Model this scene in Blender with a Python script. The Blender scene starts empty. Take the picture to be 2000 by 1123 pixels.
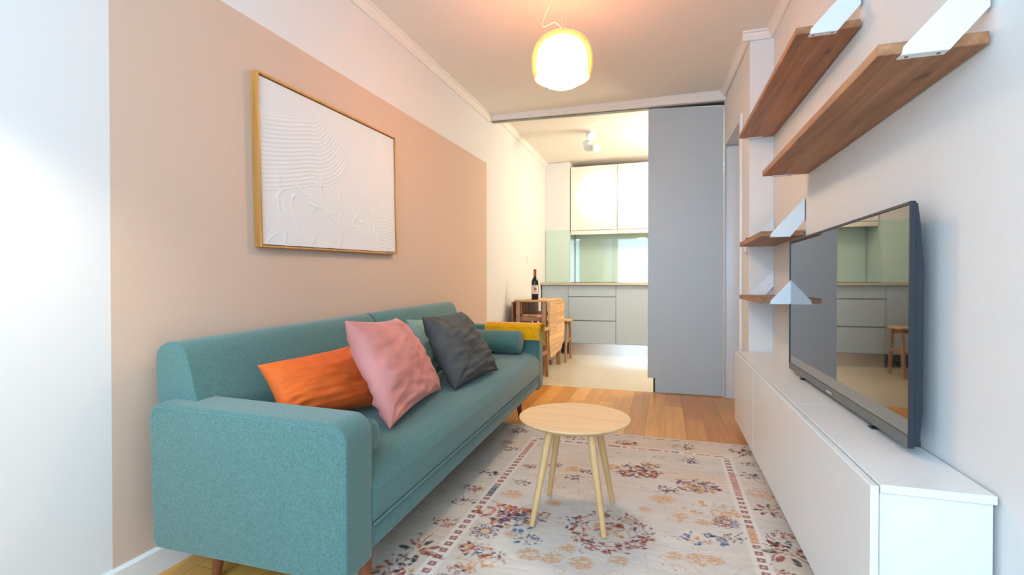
import bpy, bmesh, math, random
import numpy as np
from mathutils import Vector, Matrix, noise

C = bpy.context.scene.collection
SC = bpy.context.scene
PI = math.pi

# ------------------------------------------------------------------ camera
F_PX = 950.0
cam_d = bpy.data.cameras.new('camera'); cam = bpy.data.objects.new('camera', cam_d); C.objects.link(cam)
cam_d.sensor_fit = 'HORIZONTAL'; cam_d.sensor_width = 36.0; cam_d.lens = 36.0 * F_PX / 2000.0
cam_d.clip_start = 0.02; cam_d.clip_end = 60
cam.location = (0, 0, 0.95)
cam.rotation_euler = (PI/2 - math.atan(8.5/F_PX), 0, math.atan(300/F_PX))
SC.camera = cam

# ------------------------------------------------------------------ view, world and large lights
SC.view_settings.view_transform = 'Standard'
try: SC.view_settings.look = 'None'
except Exception: pass
SC.view_settings.gamma = 1.0
SC.view_settings.exposure = 0.24
try: SC.view_settings.use_curve_mapping = False
except Exception: pass

W = bpy.data.worlds.new('world'); SC.world = W; W.use_nodes = True
bg = W.node_tree.nodes['Background']; bg.inputs[0].default_value = (0.50, 0.68, 1.0, 1); bg.inputs[1].default_value = 1.0

def area(name, loc, rot, sx, sy, power, col, spread=PI):
    l = bpy.data.lights.new(name, 'AREA'); l.shape = 'RECTANGLE'; l.size = sx; l.size_y = sy
    l.energy = power; l.color = col; l.spread = spread
    o = bpy.data.objects.new(name, l); C.objects.link(o); o.location = loc; o.rotation_euler = rot
    return o
def point(name, loc, power, col, r=0.05):
    l = bpy.data.lights.new(name, 'POINT'); l.energy = power; l.color = col; l.shadow_soft_size = r
    o = bpy.data.objects.new(name, l); C.objects.link(o); o.location = loc
    return o
def spot(name, loc, target, power, col, ang, blend=0.5, r=0.03):
    l = bpy.data.lights.new(name, 'SPOT'); l.energy = power; l.color = col; l.spot_size = ang; l.spot_blend = blend
    l.shadow_soft_size = r
    o = bpy.data.objects.new(name, l); C.objects.link(o); o.location = loc
    d = Vector(target) - Vector(loc); o.rotation_euler = d.to_track_quat('-Z', 'Y').to_euler()
    return o

DAY = (0.46, 0.72, 1.0)
WARM = (1.0, 0.70, 0.42)
# daylight coming in through the window behind the photographer
area('window_daylight', (-0.45, -1.28, 1.45), (PI/2, 0, 0), 1.9, 1.7, 78, DAY)
# reading lamp standing out of the frame at the left, throwing a cone on the wall
spot('reading_lamp_light', (-1.22, 0.46, 1.50), (-1.50, 0.56, 0.5), 15, (1.0, 0.88, 0.70), math.radians(122), 0.7, 0.04)
# fill light added to brighten the kitchen, unseen behind the sliding door, no fixture
point('kitchen_fill_light', (0.42, 5.55, 2.20), 66, (1.0, 0.87, 0.70), 0.18)

# ------------------------------------------------------------------ helpers
def lin(c):
    out = []
    for v in c[:3]:
        v = v/255.0
        out.append(v/12.92 if v <= 0.04045 else ((v+0.055)/1.055)**2.4)
    return (out[0], out[1], out[2], 1.0)

class NT:
    def __init__(s, name):
        s.m = bpy.data.materials.new(name); s.m.use_nodes = True
        s.nt = s.m.node_tree; s.b = s.nt.nodes['Principled BSDF']
    def n(s, t, **kw):
        nd = s.nt.nodes.new(t)
        for k, v in kw.items():
            if k.startswith('i_'):
                key = k[2:]; key = int(key) if key.isdigit() else key.replace('_', ' ')
                nd.inputs[key].default_value = v
            else: setattr(nd, k, v)
        return nd
    def l(s, a, b): s.nt.links.new(a, b)
    def coords(s, scale=(1, 1, 1), rot=(0, 0, 0), kind='Object'):
        tc = s.n('ShaderNodeTexCoord'); mp = s.n('ShaderNodeMapping')
        mp.inputs['Scale'].default_value = scale; mp.inputs['Rotation'].default_value = rot
        s.l(tc.outputs[kind], mp.inputs[0]); return mp.outputs[0]
    def ramp(s, fac, stops):
        r = s.n('ShaderNodeValToRGB'); e = r.color_ramp.elements
        while len(e) < len(stops): e.new(0.5)
        for k, (p, c) in enumerate(stops): e[k].position = p; e[k].color = c
        s.l(fac, r.inputs[0]); return r.outputs[0]
    def bump(s, h, strength=0.2, dist=0.002):
        b = s.n('ShaderNodeBump'); b.inputs['Strength'].default_value = strength; b.inputs['Distance'].default_value = dist
        s.l(h, b.inputs['Height']); s.l(b.outputs[0], s.b.inputs['Normal'])

def plain(name, col, rough=0.5, metal=0.0, spec=0.5, bump=0.0, bscale=60, var=0.0):
    t = NT(name); c = lin(col)
    t.b.inputs['Roughness'].default_value = rough; t.b.inputs['Metallic'].default_value = metal
    t.b.inputs['Specular IOR Level'].default_value = spec
    v = t.coords()
    nz = t.n('ShaderNodeTexNoise', i_Scale=bscale, i_Detail=3.0); t.l(v, nz.inputs['Vector'])
    k = max(var, 0.01)
    t.l(t.ramp(nz.outputs[0], [(0.3, tuple(x*(1-k) for x in c[:3])+(1,)), (0.7, tuple(min(1, x*(1+k)) for x in c[:3])+(1,))]), t.b.inputs['Base Color'])
    if bump: t.bump(nz.outputs[0], bump, 0.001)
    return t.m

def wood(name, a, b, c, axis='Y', scale=1.0, rough=0.5, knots=False, strips=0.0):
    """grain stretched along axis; strips = width of glued strips, 0 for none"""
    t = NT(name)
    st = {'X': (0.7, 14, 14), 'Y': (14, 0.7, 14), 'Z': (14, 14, 0.7)}[axis]
    v = t.coords(tuple(q*scale for q in st))
    nz = t.n('ShaderNodeTexNoise', i_Scale=2.2, i_Detail=7.0, i_Roughness=0.62, i_Distortion=0.7); t.l(v, nz.inputs['Vector'])
    col = t.ramp(nz.outputs[0], [(0.28, lin(a)), (0.5, lin(b)), (0.74, lin(c))])
    if strips:
        tc = t.n('ShaderNodeTexCoord'); mp = t.n('ShaderNodeMapping')
        s2 = {'X': (1.6, 1/strips, 1/strips), 'Y': (1/strips, 1.6, 1/strips), 'Z': (1/strips, 1/strips, 1.6)}[axis]
        mp.inputs['Scale'].default_value = s2; t.l(tc.outputs['Object'], mp.inputs[0])
        sn = t.n('ShaderNodeVectorMath', operation='FLOOR'); t.l(mp.outputs[0], sn.inputs[0])
        wn = t.n('ShaderNodeTexWhiteNoise', noise_dimensions='3D'); t.l(sn.outputs[0], wn.inputs[0])
        mx = t.n('ShaderNodeMix', data_type='RGBA', blend_type='MULTIPLY'); mx.inputs[0].default_value = 1.0
        g = t.ramp(wn.outputs['Value'], [(0, (0.72, 0.70, 0.68, 1)), (1, (1.08, 1.06, 1.04, 1))])
        t.l(col, mx.inputs[6]); t.l(g, mx.inputs[7]); col = mx.outputs[2]
    if knots:
        v2 = t.coords(tuple({'X': (4, 9, 9), 'Y': (9, 4, 9), 'Z': (9, 9, 4)}[axis]))
        vo = t.n('ShaderNodeTexVoronoi', i_Scale=1.0); t.l(v2, vo.inputs['Vector'])
        nz2 = t.n('ShaderNodeTexNoise', i_Scale=3.0); t.l(v2, nz2.inputs['Vector'])
        ad = t.n('ShaderNodeMath', operation='MULTIPLY_ADD', i_1=0.25); t.l(nz2.outputs[0], ad.inputs[0]); t.l(vo.outputs['Distance'], ad.inputs[2])
        k = t.ramp(ad.outputs[0], [(0.15, (0.42, 0.36, 0.30, 1)), (0.27, (1, 1, 1, 1))])
        mx = t.n('ShaderNodeMix', data_type='RGBA', blend_type='MULTIPLY'); mx.inputs[0].default_value = 0.85
        t.l(col, mx.inputs[6]); t.l(k, mx.inputs[7]); col = mx.outputs[2]
    t.l(col, t.b.inputs['Base Color']); t.b.inputs['Roughness'].default_value = rough
    t.bump(nz.outputs[0], 0.15, 0.001)
    return t.m

def fabric(name, a, b, rough=0.9, scale=420, bump=0.5, sheen=0.3):
    """heathered woven upholstery"""
    t = NT(name); v = t.coords()
    n1 = t.n('ShaderNodeTexNoise', i_Scale=scale, i_Detail=2.0); t.l(v, n1.inputs['Vector'])
    n2 = t.n('ShaderNodeTexNoise', i_Scale=scale*0.22, i_Detail=3.0); t.l(v, n2.inputs['Vector'])
    vs = t.coords((scale*2.2, scale*2.2, scale*0.35)); n3 = t.n('ShaderNodeTexNoise', i_Scale=1.0, i_Detail=1.0); t.l(vs, n3.inputs['Vector'])
    m1 = t.n('ShaderNodeMath', operation='ADD'); t.l(n1.outputs[0], m1.inputs[0]); t.l(n2.outputs[0], m1.inputs[1])
    m2 = t.n('ShaderNodeMath', operation='ADD'); t.l(m1.outputs[0], m2.inputs[0]); t.l(n3.outputs[0], m2.inputs[1])
    m3 = t.n('ShaderNodeMath', operation='MULTIPLY', i_1=1/3.0); t.l(m2.outputs[0], m3.inputs[0])
    t.l(t.ramp(m3.outputs[0], [(0.36, lin(a)), (0.64, lin(b))]), t.b.inputs['Base Color'])
    t.b.inputs['Roughness'].default_value = rough; t.b.inputs['Specular IOR Level'].default_value = 0.2
    t.b.inputs['Sheen Weight'].default_value = sheen
    t.bump(m3.outputs[0], bump, 0.002)
    return t.m

def velvet(name, col, dark=0.62, sheen=0.9):
    t = NT(name); v = t.coords(); c = lin(col)
    n1 = t.n('ShaderNodeTexNoise', i_Scale=7.0, i_Detail=4.0, i_Distortion=0.6); t.l(v, n1.inputs['Vector'])
    t.l(t.ramp(n1.outputs[0], [(0.3, tuple(x*dark for x in c[:3])+(1,)), (0.68, c)]), t.b.inputs['Base Color'])
    t.b.inputs['Roughness'].default_value = 0.75; t.b.inputs['Specular IOR Level'].default_value = 0.25
    t.b.inputs['Sheen Weight'].default_value = sheen; t.b.inputs['Sheen Roughness'].default_value = 0.35
    t.b.inputs['Sheen Tint'].default_value = tuple(min(1, x*1.3+0.15) for x in c[:3])+(1,)
    n2 = t.n('ShaderNodeTexNoise', i_Scale=500.0); t.l(v, n2.inputs['Vector']); t.bump(n2.outputs[0], 0.2, 0.001)
    return t.m

def emis(name, col, strength):
    t = NT(name); t.b.inputs['Base Color'].default_value = col
    t.b.inputs['Emission Color'].default_value = col; t.b.inputs['Emission Strength'].default_value = strength
    return t.m

# ---- bmesh shape helpers
def box(bm, x0, x1, y0, y1, z0, z1, bev=0.0, seg=2):
    vs = [bm.verts.new(p) for p in ((x0,y0,z0),(x1,y0,z0),(x1,y1,z0),(x0,y1,z0),(x0,y0,z1),(x1,y0,z1),(x1,y1,z1),(x0,y1,z1))]
    fs = [bm.faces.new([vs[i] for i in f]) for f in ((3,2,1,0),(4,5,6,7),(0,1,5,4),(1,2,6,5),(2,3,7,6),(3,0,4,7))]
    if bev > 0:
        es = list({e for f in fs for e in f.edges})
        bmesh.ops.bevel(bm, geom=es, offset=bev, offset_type='OFFSET', segments=seg, profile=0.5, affect='EDGES', clamp_overlap=True)
def BX(*a, **k): bm = bmesh.new(); box(bm, *a, **k); return bm
def prism(pts, axis, a0, a1, bev=0.0, seg=2, bm=None):
    """extrude a 2D outline along axis: X -> (y,z), Y -> (x,z), Z -> (x,y)"""
    bm = bm or bmesh.new()
    def P(p, a):
        return (a, p[0], p[1]) if axis == 'X' else ((p[0], a, p[1]) if axis == 'Y' else (p[0], p[1], a))
    A = [bm.verts.new(P(p, a0)) for p in pts]; B = [bm.verts.new(P(p, a1)) for p in pts]
    fs = [bm.faces.new(A), bm.faces.new(B[::-1])]
    n = len(pts)
    for i in range(n): fs.append(bm.faces.new((A[i], B[i], B[(i+1) % n], A[(i+1) % n])))
    bmesh.ops.recalc_face_normals(bm, faces=fs)
    if bev > 0:
        es = list({e for f in fs for e in f.edges})
        bmesh.ops.bevel(bm, geom=es, offset=bev, offset_type='OFFSET', segments=seg, profile=0.5, affect='EDGES', clamp_overlap=True)
    return bm
def tube(bm, pts, r, n=12, cap=True, r1=None):
    pts = [Vector(p) for p in pts]; rings = []; N = len(pts)
    up = Vector((0, 0, 1))
    for i, p in enumerate(pts):
        d = (pts[min(i+1, N-1)] - pts[max(i-1, 0)]).normalized()
        s = d.cross(up)
        if s.length < 0.05: s = d.cross(Vector((0, 1, 0)))
        s.normalize(); u = s.cross(d).normalized()
        rr = r if r1 is None else r + (r1-r)*i/(N-1)
        rings.append([bm.verts.new(p + s*rr*math.cos(2*PI*k/n) + u*rr*math.sin(2*PI*k/n)) for k in range(n)])
    for a, b in zip(rings, rings[1:]):
        for k in range(n): bm.faces.new((a[k], a[(k+1) % n], b[(k+1) % n], b[k]))
    if cap: bm.faces.new(rings[0][::-1]); bm.faces.new(rings[-1])
    return bm
def lathe(prof, n=48, center=(0, 0, 0), bm=None):
    bm = bm or bmesh.new(); rings = []
    for (r, z) in prof:
        if r < 1e-5: rings.append([bm.verts.new((center[0], center[1], center[2]+z))])
        else: rings.append([bm.verts.new((center[0]+r*math.cos(2*PI*k/n), center[1]+r*math.sin(2*PI*k/n), center[2]+z)) for k in range(n)])
    for a, b in zip(rings, rings[1:]):
        for k in range(n):
            q = []
            for v in (a[k % len(a)], a[(k+1) % n % len(a)], b[(k+1) % n % len(b)], b[k % len(b)]):
                if v not in q: q.append(v)
            if len(q) > 2: bm.faces.new(q)
    bmesh.ops.recalc_face_normals(bm, faces=bm.faces[:])
    return bm
def sub(bm, n): bmesh.ops.subdivide_edges(bm, edges=bm.edges[:], cuts=n, use_grid_fill=True)

def obj(name, bm, mat, parent=None, smooth=35, kind=None, label=None, world=False):
    """link a bmesh as ONE mesh object; world=True: the coordinates are world ones, moved under the parent's location"""
    if world and parent is not None:
        inv = world_matrix(parent).inverted(); bmesh.ops.transform(bm, matrix=inv, verts=bm.verts[:])
    me = bpy.data.meshes.new(name); bm.to_mesh(me); bm.free()
    if smooth:
        me.shade_smooth(); me.set_sharp_from_angle(angle=math.radians(smooth))
    me.materials.append(mat)
    o = bpy.data.objects.new(name, me); C.objects.link(o)
    if parent is not None: o.parent = parent
    if kind: o['kind'] = kind
    if label: o['label'] = label
    return o
def world_matrix(o):
    m = Matrix.LocRotScale(o.location, o.rotation_euler, o.scale)
    return world_matrix(o.parent) @ m if o.parent else m
def thing(name, label, cat, loc=(0, 0, 0), rotz=0, group=None):
    o = bpy.data.objects.new(name, None); C.objects.link(o); o.empty_display_size = 0.1
    o.location = loc; o.rotation_euler = (0, 0, rotz); o['label'] = label; o['category'] = cat
    if group: o['group'] = group
    return o
def tag(o, label, cat, group=None):
    o['label'] = label; o['category'] = cat
    if group: o['group'] = group
    return o
def struct(name, bm, m, parent=None, smooth=35):
    o = obj(name, bm, m, parent, smooth)
    if parent is None: o['kind'] = 'structure'
    return o

# ------------------------------------------------------------------ materials
M = {}
M['white_wall'] = plain('white_wall_paint', (226, 224, 220), 0.85, bump=0.05, bscale=90, spec=0.2)
M['ceiling'] = plain('ceiling_paint', (238, 232, 222), 0.9, bump=0.03, bscale=90, spec=0.2)
M['trim'] = plain('white_trim_paint', (232, 230, 226), 0.45)
M['lacquer'] = plain('white_lacquer', (232, 231, 228), 0.35)
M['blue_grey'] = plain('blue_grey_door', (184, 194, 196), 0.40)
M['sage'] = plain('grey_green_fronts', (177, 190, 197), 0.45)
M['cream_front'] = plain('cream_fronts', (233, 228, 216), 0.28)
M['worktop'] = plain('beige_worktop', (196, 186, 164), 0.35)
M['black_glass'] = plain('black_glass', (14, 14, 16), 0.05)
M['dark'] = plain('dark_gap', (40, 38, 36), 0.6)
M['tv_body'] = plain('tv_plastic', (38, 44, 54), 0.4)
M['bezel'] = plain('tv_lower_bezel', (96, 94, 90), 0.35)
M['steel'] = plain('brushed_steel', (225, 223, 218), 0.30, metal=1.0)
M['grip'] = plain('grip_profile', (120, 124, 122), 0.35, metal=0.6)
M['white_metal'] = plain('white_metal', (228, 232, 234), 0.4)
M['screw'] = plain('screw_steel', (120, 122, 124), 0.3, metal=1.0)
M['white_plastic'] = plain('white_plastic', (232, 230, 224), 0.35)
M['teal'] = fabric('teal_upholstery', (57, 93, 90), (98, 134, 127), scale=900, bump=0.35)
M['teal_seam'] = fabric('teal_thread', (78, 120, 120), (98, 138, 136))
M['orange'] = velvet('orange_velvet', (228, 104, 40), 0.8, 0.3)
M['pink'] = velvet('pink_velvet', (212, 138, 128), 0.8, 0.5)
M['mint'] = velvet('mint_velvet', (138, 160, 144), 0.8, 0.3)
M['grey_velvet'] = velvet('charcoal_velvet', (86, 86, 84), 0.7, 0.12)
M['mustard'] = fabric('mustard_wool', (208, 142, 0), (236, 172, 14), scale=300, bump=0.6, sheen=0.2)
M['birch'] = wood('birch_ply', (214, 172, 122), (228, 188, 138), (236, 200, 152), 'X', 0.8, 0.42)
M['birch_leg'] = wood('birch_turned', (206, 160, 104), (220, 176, 120), (230, 190, 136), 'Z', 0.8, 0.42)
M['shelf_wood'] = wood('stained_pine_shelf', (118, 74, 44), (158, 106, 68), (186, 134, 92), 'Y', 0.75, 0.5, knots=True)
M['acacia'] = wood('acacia_strips', (196, 146, 92), (226, 180, 122), (240, 204, 152), 'Y', 1.0, 0.45, strips=0.045)
M['acacia_dark'] = wood('acacia_dark', (140, 98, 68), (184, 138, 100), (214, 172, 130), 'Z', 1.0, 0.5, strips=0.05)
M['dark_leg'] = wood('walnut_leg', (92, 48, 24), (126, 70, 36), (150, 88, 48), 'Z', 1.0, 0.4)
M['oak_frame'] = wood('golden_oak', (168, 112, 52), (196, 138, 70), (218, 160, 86), 'Z', 1.0, 0.4)
M['canvas'] = plain('plaster_canvas', (226, 224, 222), 0.8, bump=0.25, bscale=160, spec=0.2)
M['wine'] = plain('dark_bottle_glass', (16, 18, 16), 0.06)
M['capsule'] = plain('copper_capsule', (150, 78, 48), 0.35, metal=0.4)
M['paper'] = plain('label_paper', (228, 210, 196), 0.7)
M['label_red'] = plain('label_print', (190, 110, 84), 0.7)
M['opal'] = emis('lit_opal_glass', (1.0, 0.84, 0.62, 1), 44.0)
M['lens'] = emis('lit_spot_lens', (1.0, 0.86, 0.66, 1), 14.0)
M['cord'] = plain('cream_cord', (232, 214, 186), 0.6)

def pink_wall():
    """white wall with a flat pink painted rectangle (the paint itself, world coordinates)"""
    t = NT('white_wall_with_pink_rectangle')
    g = t.n('ShaderNodeNewGeometry'); sp = t.n('ShaderNodeSeparateXYZ'); t.l(g.outputs['Position'], sp.inputs[0])
    a = t.n('ShaderNodeMath', operation='GREATER_THAN', i_1=1.03); t.l(sp.outputs[1], a.inputs[0])
    b = t.n('ShaderNodeMath', operation='LESS_THAN', i_1=4.285); t.l(sp.outputs[1], b.inputs[0])
    sl = t.n('ShaderNodeMath', operation='MULTIPLY_ADD', i_1=-0.0235, i_2=0.0); t.l(sp.outputs[1], sl.inputs[0]); t.l(sp.outputs[2], sl.inputs[2])
    c = t.n('ShaderNodeMath', operation='LESS_THAN', i_1=1.975); t.l(sl.outputs[0], c.inputs[0])
    m1 = t.n('ShaderNodeMath', operation='MULTIPLY'); t.l(a.outputs[0], m1.inputs[0]); t.l(b.outputs[0], m1.inputs[1])
    m2 = t.n('ShaderNodeMath', operation='MULTIPLY'); t.l(m1.outputs[0], m2.inputs[0]); t.l(c.outputs[0], m2.inputs[1])
    mx = t.n('ShaderNodeMix', data_type='RGBA'); t.l(m2.outputs[0], mx.inputs[0])
    mx.inputs[6].default_value = lin((226, 224, 220)); mx.inputs[7].default_value = lin((211, 185, 164))
    t.l(mx.outputs[2], t.b.inputs['Base Color']); t.b.inputs['Roughness'].default_value = 0.85; t.b.inputs['Specular IOR Level'].default_value = 0.2
    v = t.coords(); nz = t.n('ShaderNodeTexNoise', i_Scale=90.0); t.l(v, nz.inputs['Vector']); t.bump(nz.outputs[0], 0.05, 0.001)
    return t.m
M['left_wall'] = pink_wall()

def parquet():
    t = NT('amber_oak_planks')
    v = t.coords((1, 1, 1), (0, 0, PI/2))
    br = t.n('ShaderNodeTexBrick', offset=0.37, squash=1.0)
    br.inputs['Scale'].default_value = 1.0; br.inputs['Brick Width'].default_value = 0.9; br.inputs['Row Height'].default_value = 0.125
    br.inputs['Mortar Size'].default_value = 0.0012; br.inputs['Mortar Smooth'].default_value = 0.3; br.inputs['Bias'].default_value = 0.0
    br.inputs['Color1'].default_value = lin((206, 136, 58)); br.inputs['Color2'].default_value = lin((242, 180, 88)); br.inputs['Mortar'].default_value = lin((150, 92, 46))
    t.l(v, br.inputs['Vector'])
    v2 = t.coords((16, 1.0, 16)); nz = t.n('ShaderNodeTexNoise', i_Scale=2.0, i_Detail=7.0, i_Roughness=0.6, i_Distortion=0.5); t.l(v2, nz.inputs['Vector'])
    g = t.ramp(nz.outputs[0], [(0.3, (0.84, 0.80, 0.76, 1)), (0.7, (1.08, 1.08, 1.08, 1))])
    mx = t.n('ShaderNodeMix', data_type='RGBA', blend_type='MULTIPLY'); mx.inputs[0].default_value = 1.0
    t.l(br.outputs[0], mx.inputs[6]); t.l(g, mx.inputs[7]); t.l(mx.outputs[2], t.b.inputs['Base Color'])
    t.b.inputs['Roughness'].default_value = 0.28; t.bump(nz.outputs[0], 0.05, 0.001)
    return t.m
M['parquet'] = parquet()
def tiles():
    t = NT('cream_kitchen_tiles')
    v = t.coords()
    br = t.n('ShaderNodeTexBrick', offset=0.0)
    br.inputs['Scale'].default_value = 1.0; br.inputs['Brick Width'].default_value = 0.6; br.inputs['Row Height'].default_value = 0.6
    br.inputs['Mortar Size'].default_value = 0.0015; br.inputs['Color1'].default_value = lin((214, 202, 176)); br.inputs['Color2'].default_value = lin((219, 207, 182)); br.inputs['Mortar'].default_value = lin((190, 178, 154))
    t.l(v, br.inputs['Vector']); t.l(br.outputs[0], t.b.inputs['Base Color']); t.b.inputs['Roughness'].default_value = 0.16
    return t.m
M['tiles'] = tiles()
def backglass():
    t = NT('mint_back_painted_glass'); t.b.inputs['Base Color'].default_value = lin((196, 220, 206)); t.b.inputs['Roughness'].default_value = 0.04
    t.b.inputs['Coat Weight'].default_value = 1.0; t.b.inputs['Coat Roughness'].default_value = 0.02
    return t.m
M['mint_glass'] = backglass()
def screen():
    t = NT('tv_screen_glass'); t.b.inputs['Base Color'].default_value = (0.012, 0.012, 0.014, 1); t.b.inputs['Roughness'].default_value = 0.03
    t.b.inputs['IOR'].default_value = 1.7; t.b.inputs['Coat Weight'].default_value = 1.0; t.b.inputs['Coat Roughness'].default_value = 0.02; t.b.inputs['Coat IOR'].default_value = 1.6
    return t.m
M['screen'] = screen()
def amber_glass():
    t = NT('amber_tinted_glass'); t.b.inputs['Base Color'].default_value = lin((236, 176, 138)); t.b.inputs['Roughness'].default_value = 0.05
    t.b.inputs['Transmission Weight'].default_value = 0.65; t.b.inputs['IOR'].default_value = 1.03
    return t.m
M['amber'] = amber_glass()

# ------------------------------------------------------------------ the room
LW = lambda y: -1.585 - 0.004*y          # face of the left wall
RW = lambda y: 0.652 - 0.005*y           # face of the right wall
CZ = lambda y: 2.462 + 0.016*y           # living room ceiling
YB = -1.30                               # back of the room (behind the camera)
YP = 4.40                                # sliding door plane

struct('floor', BX(-1.75, 1.9, YB-0.1, YP+0.01, -0.06, 0), M['parquet'])
struct('floor_kitchen', BX(-1.75, 1.9, YP+0.01, 7.15, -0.06, 0), M['tiles'])
struct('wall_left', prism([(LW(YB), YB), (LW(7.1), 7.1), (-1.78, 7.1), (-1.78, YB)], 'Z', 0, 2.75), M['left_wall'])
struct('wall_right', prism([(RW(YB), YB), (RW(3.37), 3.37), (0.500, 3.37), (0.492, 3.66), (1.0, 3.66), (1.0, YB)], 'Z', 0, 2.75), M['white_wall'])
struct('wall_door_side', prism([(0.462, 4.385), (0.462, 4.62), (0.9, 4.62), (1.0, 7.1), (1.2, 7.1), (1.2, 4.385)], 'Z', 0, 2.75), M['white_wall'])
# lintel over the side door
struct('wall_over_door', prism([(0.492, 3.66), (0.466, 4.384), (1.0, 4.384), (1.0, 3.66)], 'Z', 2.085, 2.75), M['white_wall'])
struct('wall_hall', BX(1.75, 1.85, 3.0, 5.2, 0, 2.6), M['white_wall'])
# rear wall with the window the daylight comes through
bm = bmesh.new()
box(bm, -1.78, -1.40, YB-0.12, YB, 0, 2.75); box(bm, 0.50, 1.0, YB-0.12, YB, 0, 2.75)
box(bm, -1.40, 0.50, YB-0.12, YB, 0, 0.60); box(bm, -1.40, 0.50, YB-0.12, YB, 2.30, 2.75)
struct('wall_rear', bm, M['white_wall'])
bm = bmesh.new()
for a, b in ((-1.40, -1.34), (-0.48, -0.42), (0.44, 0.50)): box(bm, a, b, YB-0.09, YB-0.04, 0.60, 2.30)
for a, b in ((0.60, 0.66), (2.24, 2.30)): box(bm, -1.34, 0.44, YB-0.09, YB-0.04, a, b)
struct('window_1', bm, M['trim'])
struct('wall_kitchen_back', BX(-1.75, 1.2, 7.02, 7.12, 0, 2.75), M['white_wall'])
struct('wall_kitchen_boxing', BX(LW(6.7)-0.01, -1.262, 6.65, 7.02, 0.96, 2.62), M['white_wall'])
bm = prism([(YB, CZ(YB)), (YP+0.06, CZ(YP+0.06)), (YP+0.06, 2.72), (YB, 2.72)], 'X', -1.75, 1.2)
struct('ceiling', bm, M['ceiling'])
struct('ceiling_kitchen', BX(-1.75, 1.2, YP+0.06, 7.1, 2.625, 2.72), M['ceiling'])
# the lintel beam with its small crown over the sliding door
def zz(x): return 2.462 - (x + 1.6)*0.0            # flat underside
bm = prism([(-1.62, 2.495), (0.50, 2.455), (0.50, 2.60), (-1.62, 2.60)], 'Y', YP-0.055, YP+0.06)
struct('trim_door_header', bm, M['ceiling'])

# ceiling mouldings
def cornice(name, p0, p1, d, w, h, z0, z1):
    """moulding along p0->p1, standing out along d from the wall, top at z"""
    prof = [(0, 0), (w, 0), (w, -0.22*h), (0.72*w, -0.30*h), (0.66*w, -0.52*h), (0.38*w, -0.80*h), (0.30*w, -0.86*h), (0.28*w, -h), (0, -h)]
    bm = bmesh.new(); A = []; B = []
    for (q, z) in prof:
        A.append(bm.verts.new((p0[0]+d[0]*q, p0[1]+d[1]*q, z0+z))); B.append(bm.verts.new((p1[0]+d[0]*q, p1[1]+d[1]*q, z1+z)))
    n = len(prof)
    for i in range(n): bm.faces.new((A[i], B[i], B[(i+1) % n], A[(i+1) % n]))
    bm.faces.new(A); bm.faces.new(B[::-1]); bmesh.ops.recalc_face_normals(bm, faces=bm.faces[:])
    struct(name, bm, M['ceiling'], smooth=25)
cornice('trim_1', (LW(YB), YB), (LW(4.34), 4.345), (1, 0), 0.045, 0.055, CZ(YB), CZ(4.345))
cornice('trim_2', (RW(YB), YB), (RW(3.37), 3.37), (-1, 0), 0.045, 0.05, CZ(YB), CZ(3.37))
cornice('trim_3', (RW(3.37)-0.02, 3.37), (0.455, 3.37), (0, -1), 0.045, 0.05, CZ(3.37), CZ(3.37))
cornice('trim_4', (0.50, 3.345), (0.463, 4.345), (-1, 0), 0.04, 0.05, CZ(3.345), CZ(4.345))
cornice('trim_5', (LW(4.5), 4.46), (LW(6.65), 6.65), (1, 0), 0.04, 0.05, 2.625, 2.625)
cornice('trim_6', (-1.56, 4.345), (0.50, 4.345), (0, -1), 0.018, 0.028, CZ(4.345), CZ(4.345))
# skirting along the left wall
bm = prism([(0, 0), (0.014, 0), (0.014, 0.078), (0.006, 0.086), (0, 0.086)], 'Y', YB, 4.33)
for v in bm.verts: v.co.x += LW(v.co.y)
struct('baseboard_left', bm, M['trim'])
bm = prism([(0, 0), (-0.014, 0), (-0.014, 0.078), (-0.006, 0.086), (0, 0.086)], 'Y', YB, 3.36)
for v in bm.verts: v.co.x += RW(v.co.y)
struct('baseboard_right', bm, M['trim'])
# the side doorway: casing, far jamb and lining
bm = bmesh.new()
box(bm, 0.4770, 0.4930, 3.60, 3.665, 0, 2.10, 0.002)
box(bm, 0.4600, 0.4640, 4.33, 4.384, 0, 2.08, 0.001)
struct('trim_door_casing', bm, M['trim'])
bm = BX(0.458, 0.72, 4.365, 4.384, 0, 2.072, 0.002)
struct('door_1', bm, M['lacquer'])

# ------------------------------------------------------------------ sliding door and its track
sd = thing('sliding_door', 'tall blue-grey sliding door panel standing half across the kitchen opening', 'door', (0.155, YP, 0))
pts = [(-0.082, 0.006), (0.455, 0.006), (0.455, 2.420), (-0.147, 2.458), (-0.147, 0.128), (-0.082, 0.128)]
obj('panel', prism(pts, 'Y', YP-0.018, YP+0.020, 0.0015, 1), M['blue_grey'], sd, world=True)
bm = BX(-0.100, -0.084, YP-0.006, YP+0.014, 0.004, 0.128)
obj('brush_strip', bm, M['dark'], sd, world=True)
tr = thing('sliding_door_track', 'dark metal track under the header above the blue-grey sliding door', 'track', (-0.5, YP, 2.45))
bm = prism([(-1.585, 2.488), (0.46, 2.448), (0.46, 2.456), (-1.585, 2.496)], 'Y', YP-0.022, YP+0.025)
obj('rail', bm, M['grip'], tr, world=True)
bm = prism([(-0.14, 2.464), (0.46, 2.426), (0.46, 2.447), (-0.14, 2.4615+0.006)], 'Y', YP-0.012, YP+0.018)
obj('hanger', bm, M['dark'], tr, world=True)

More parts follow.
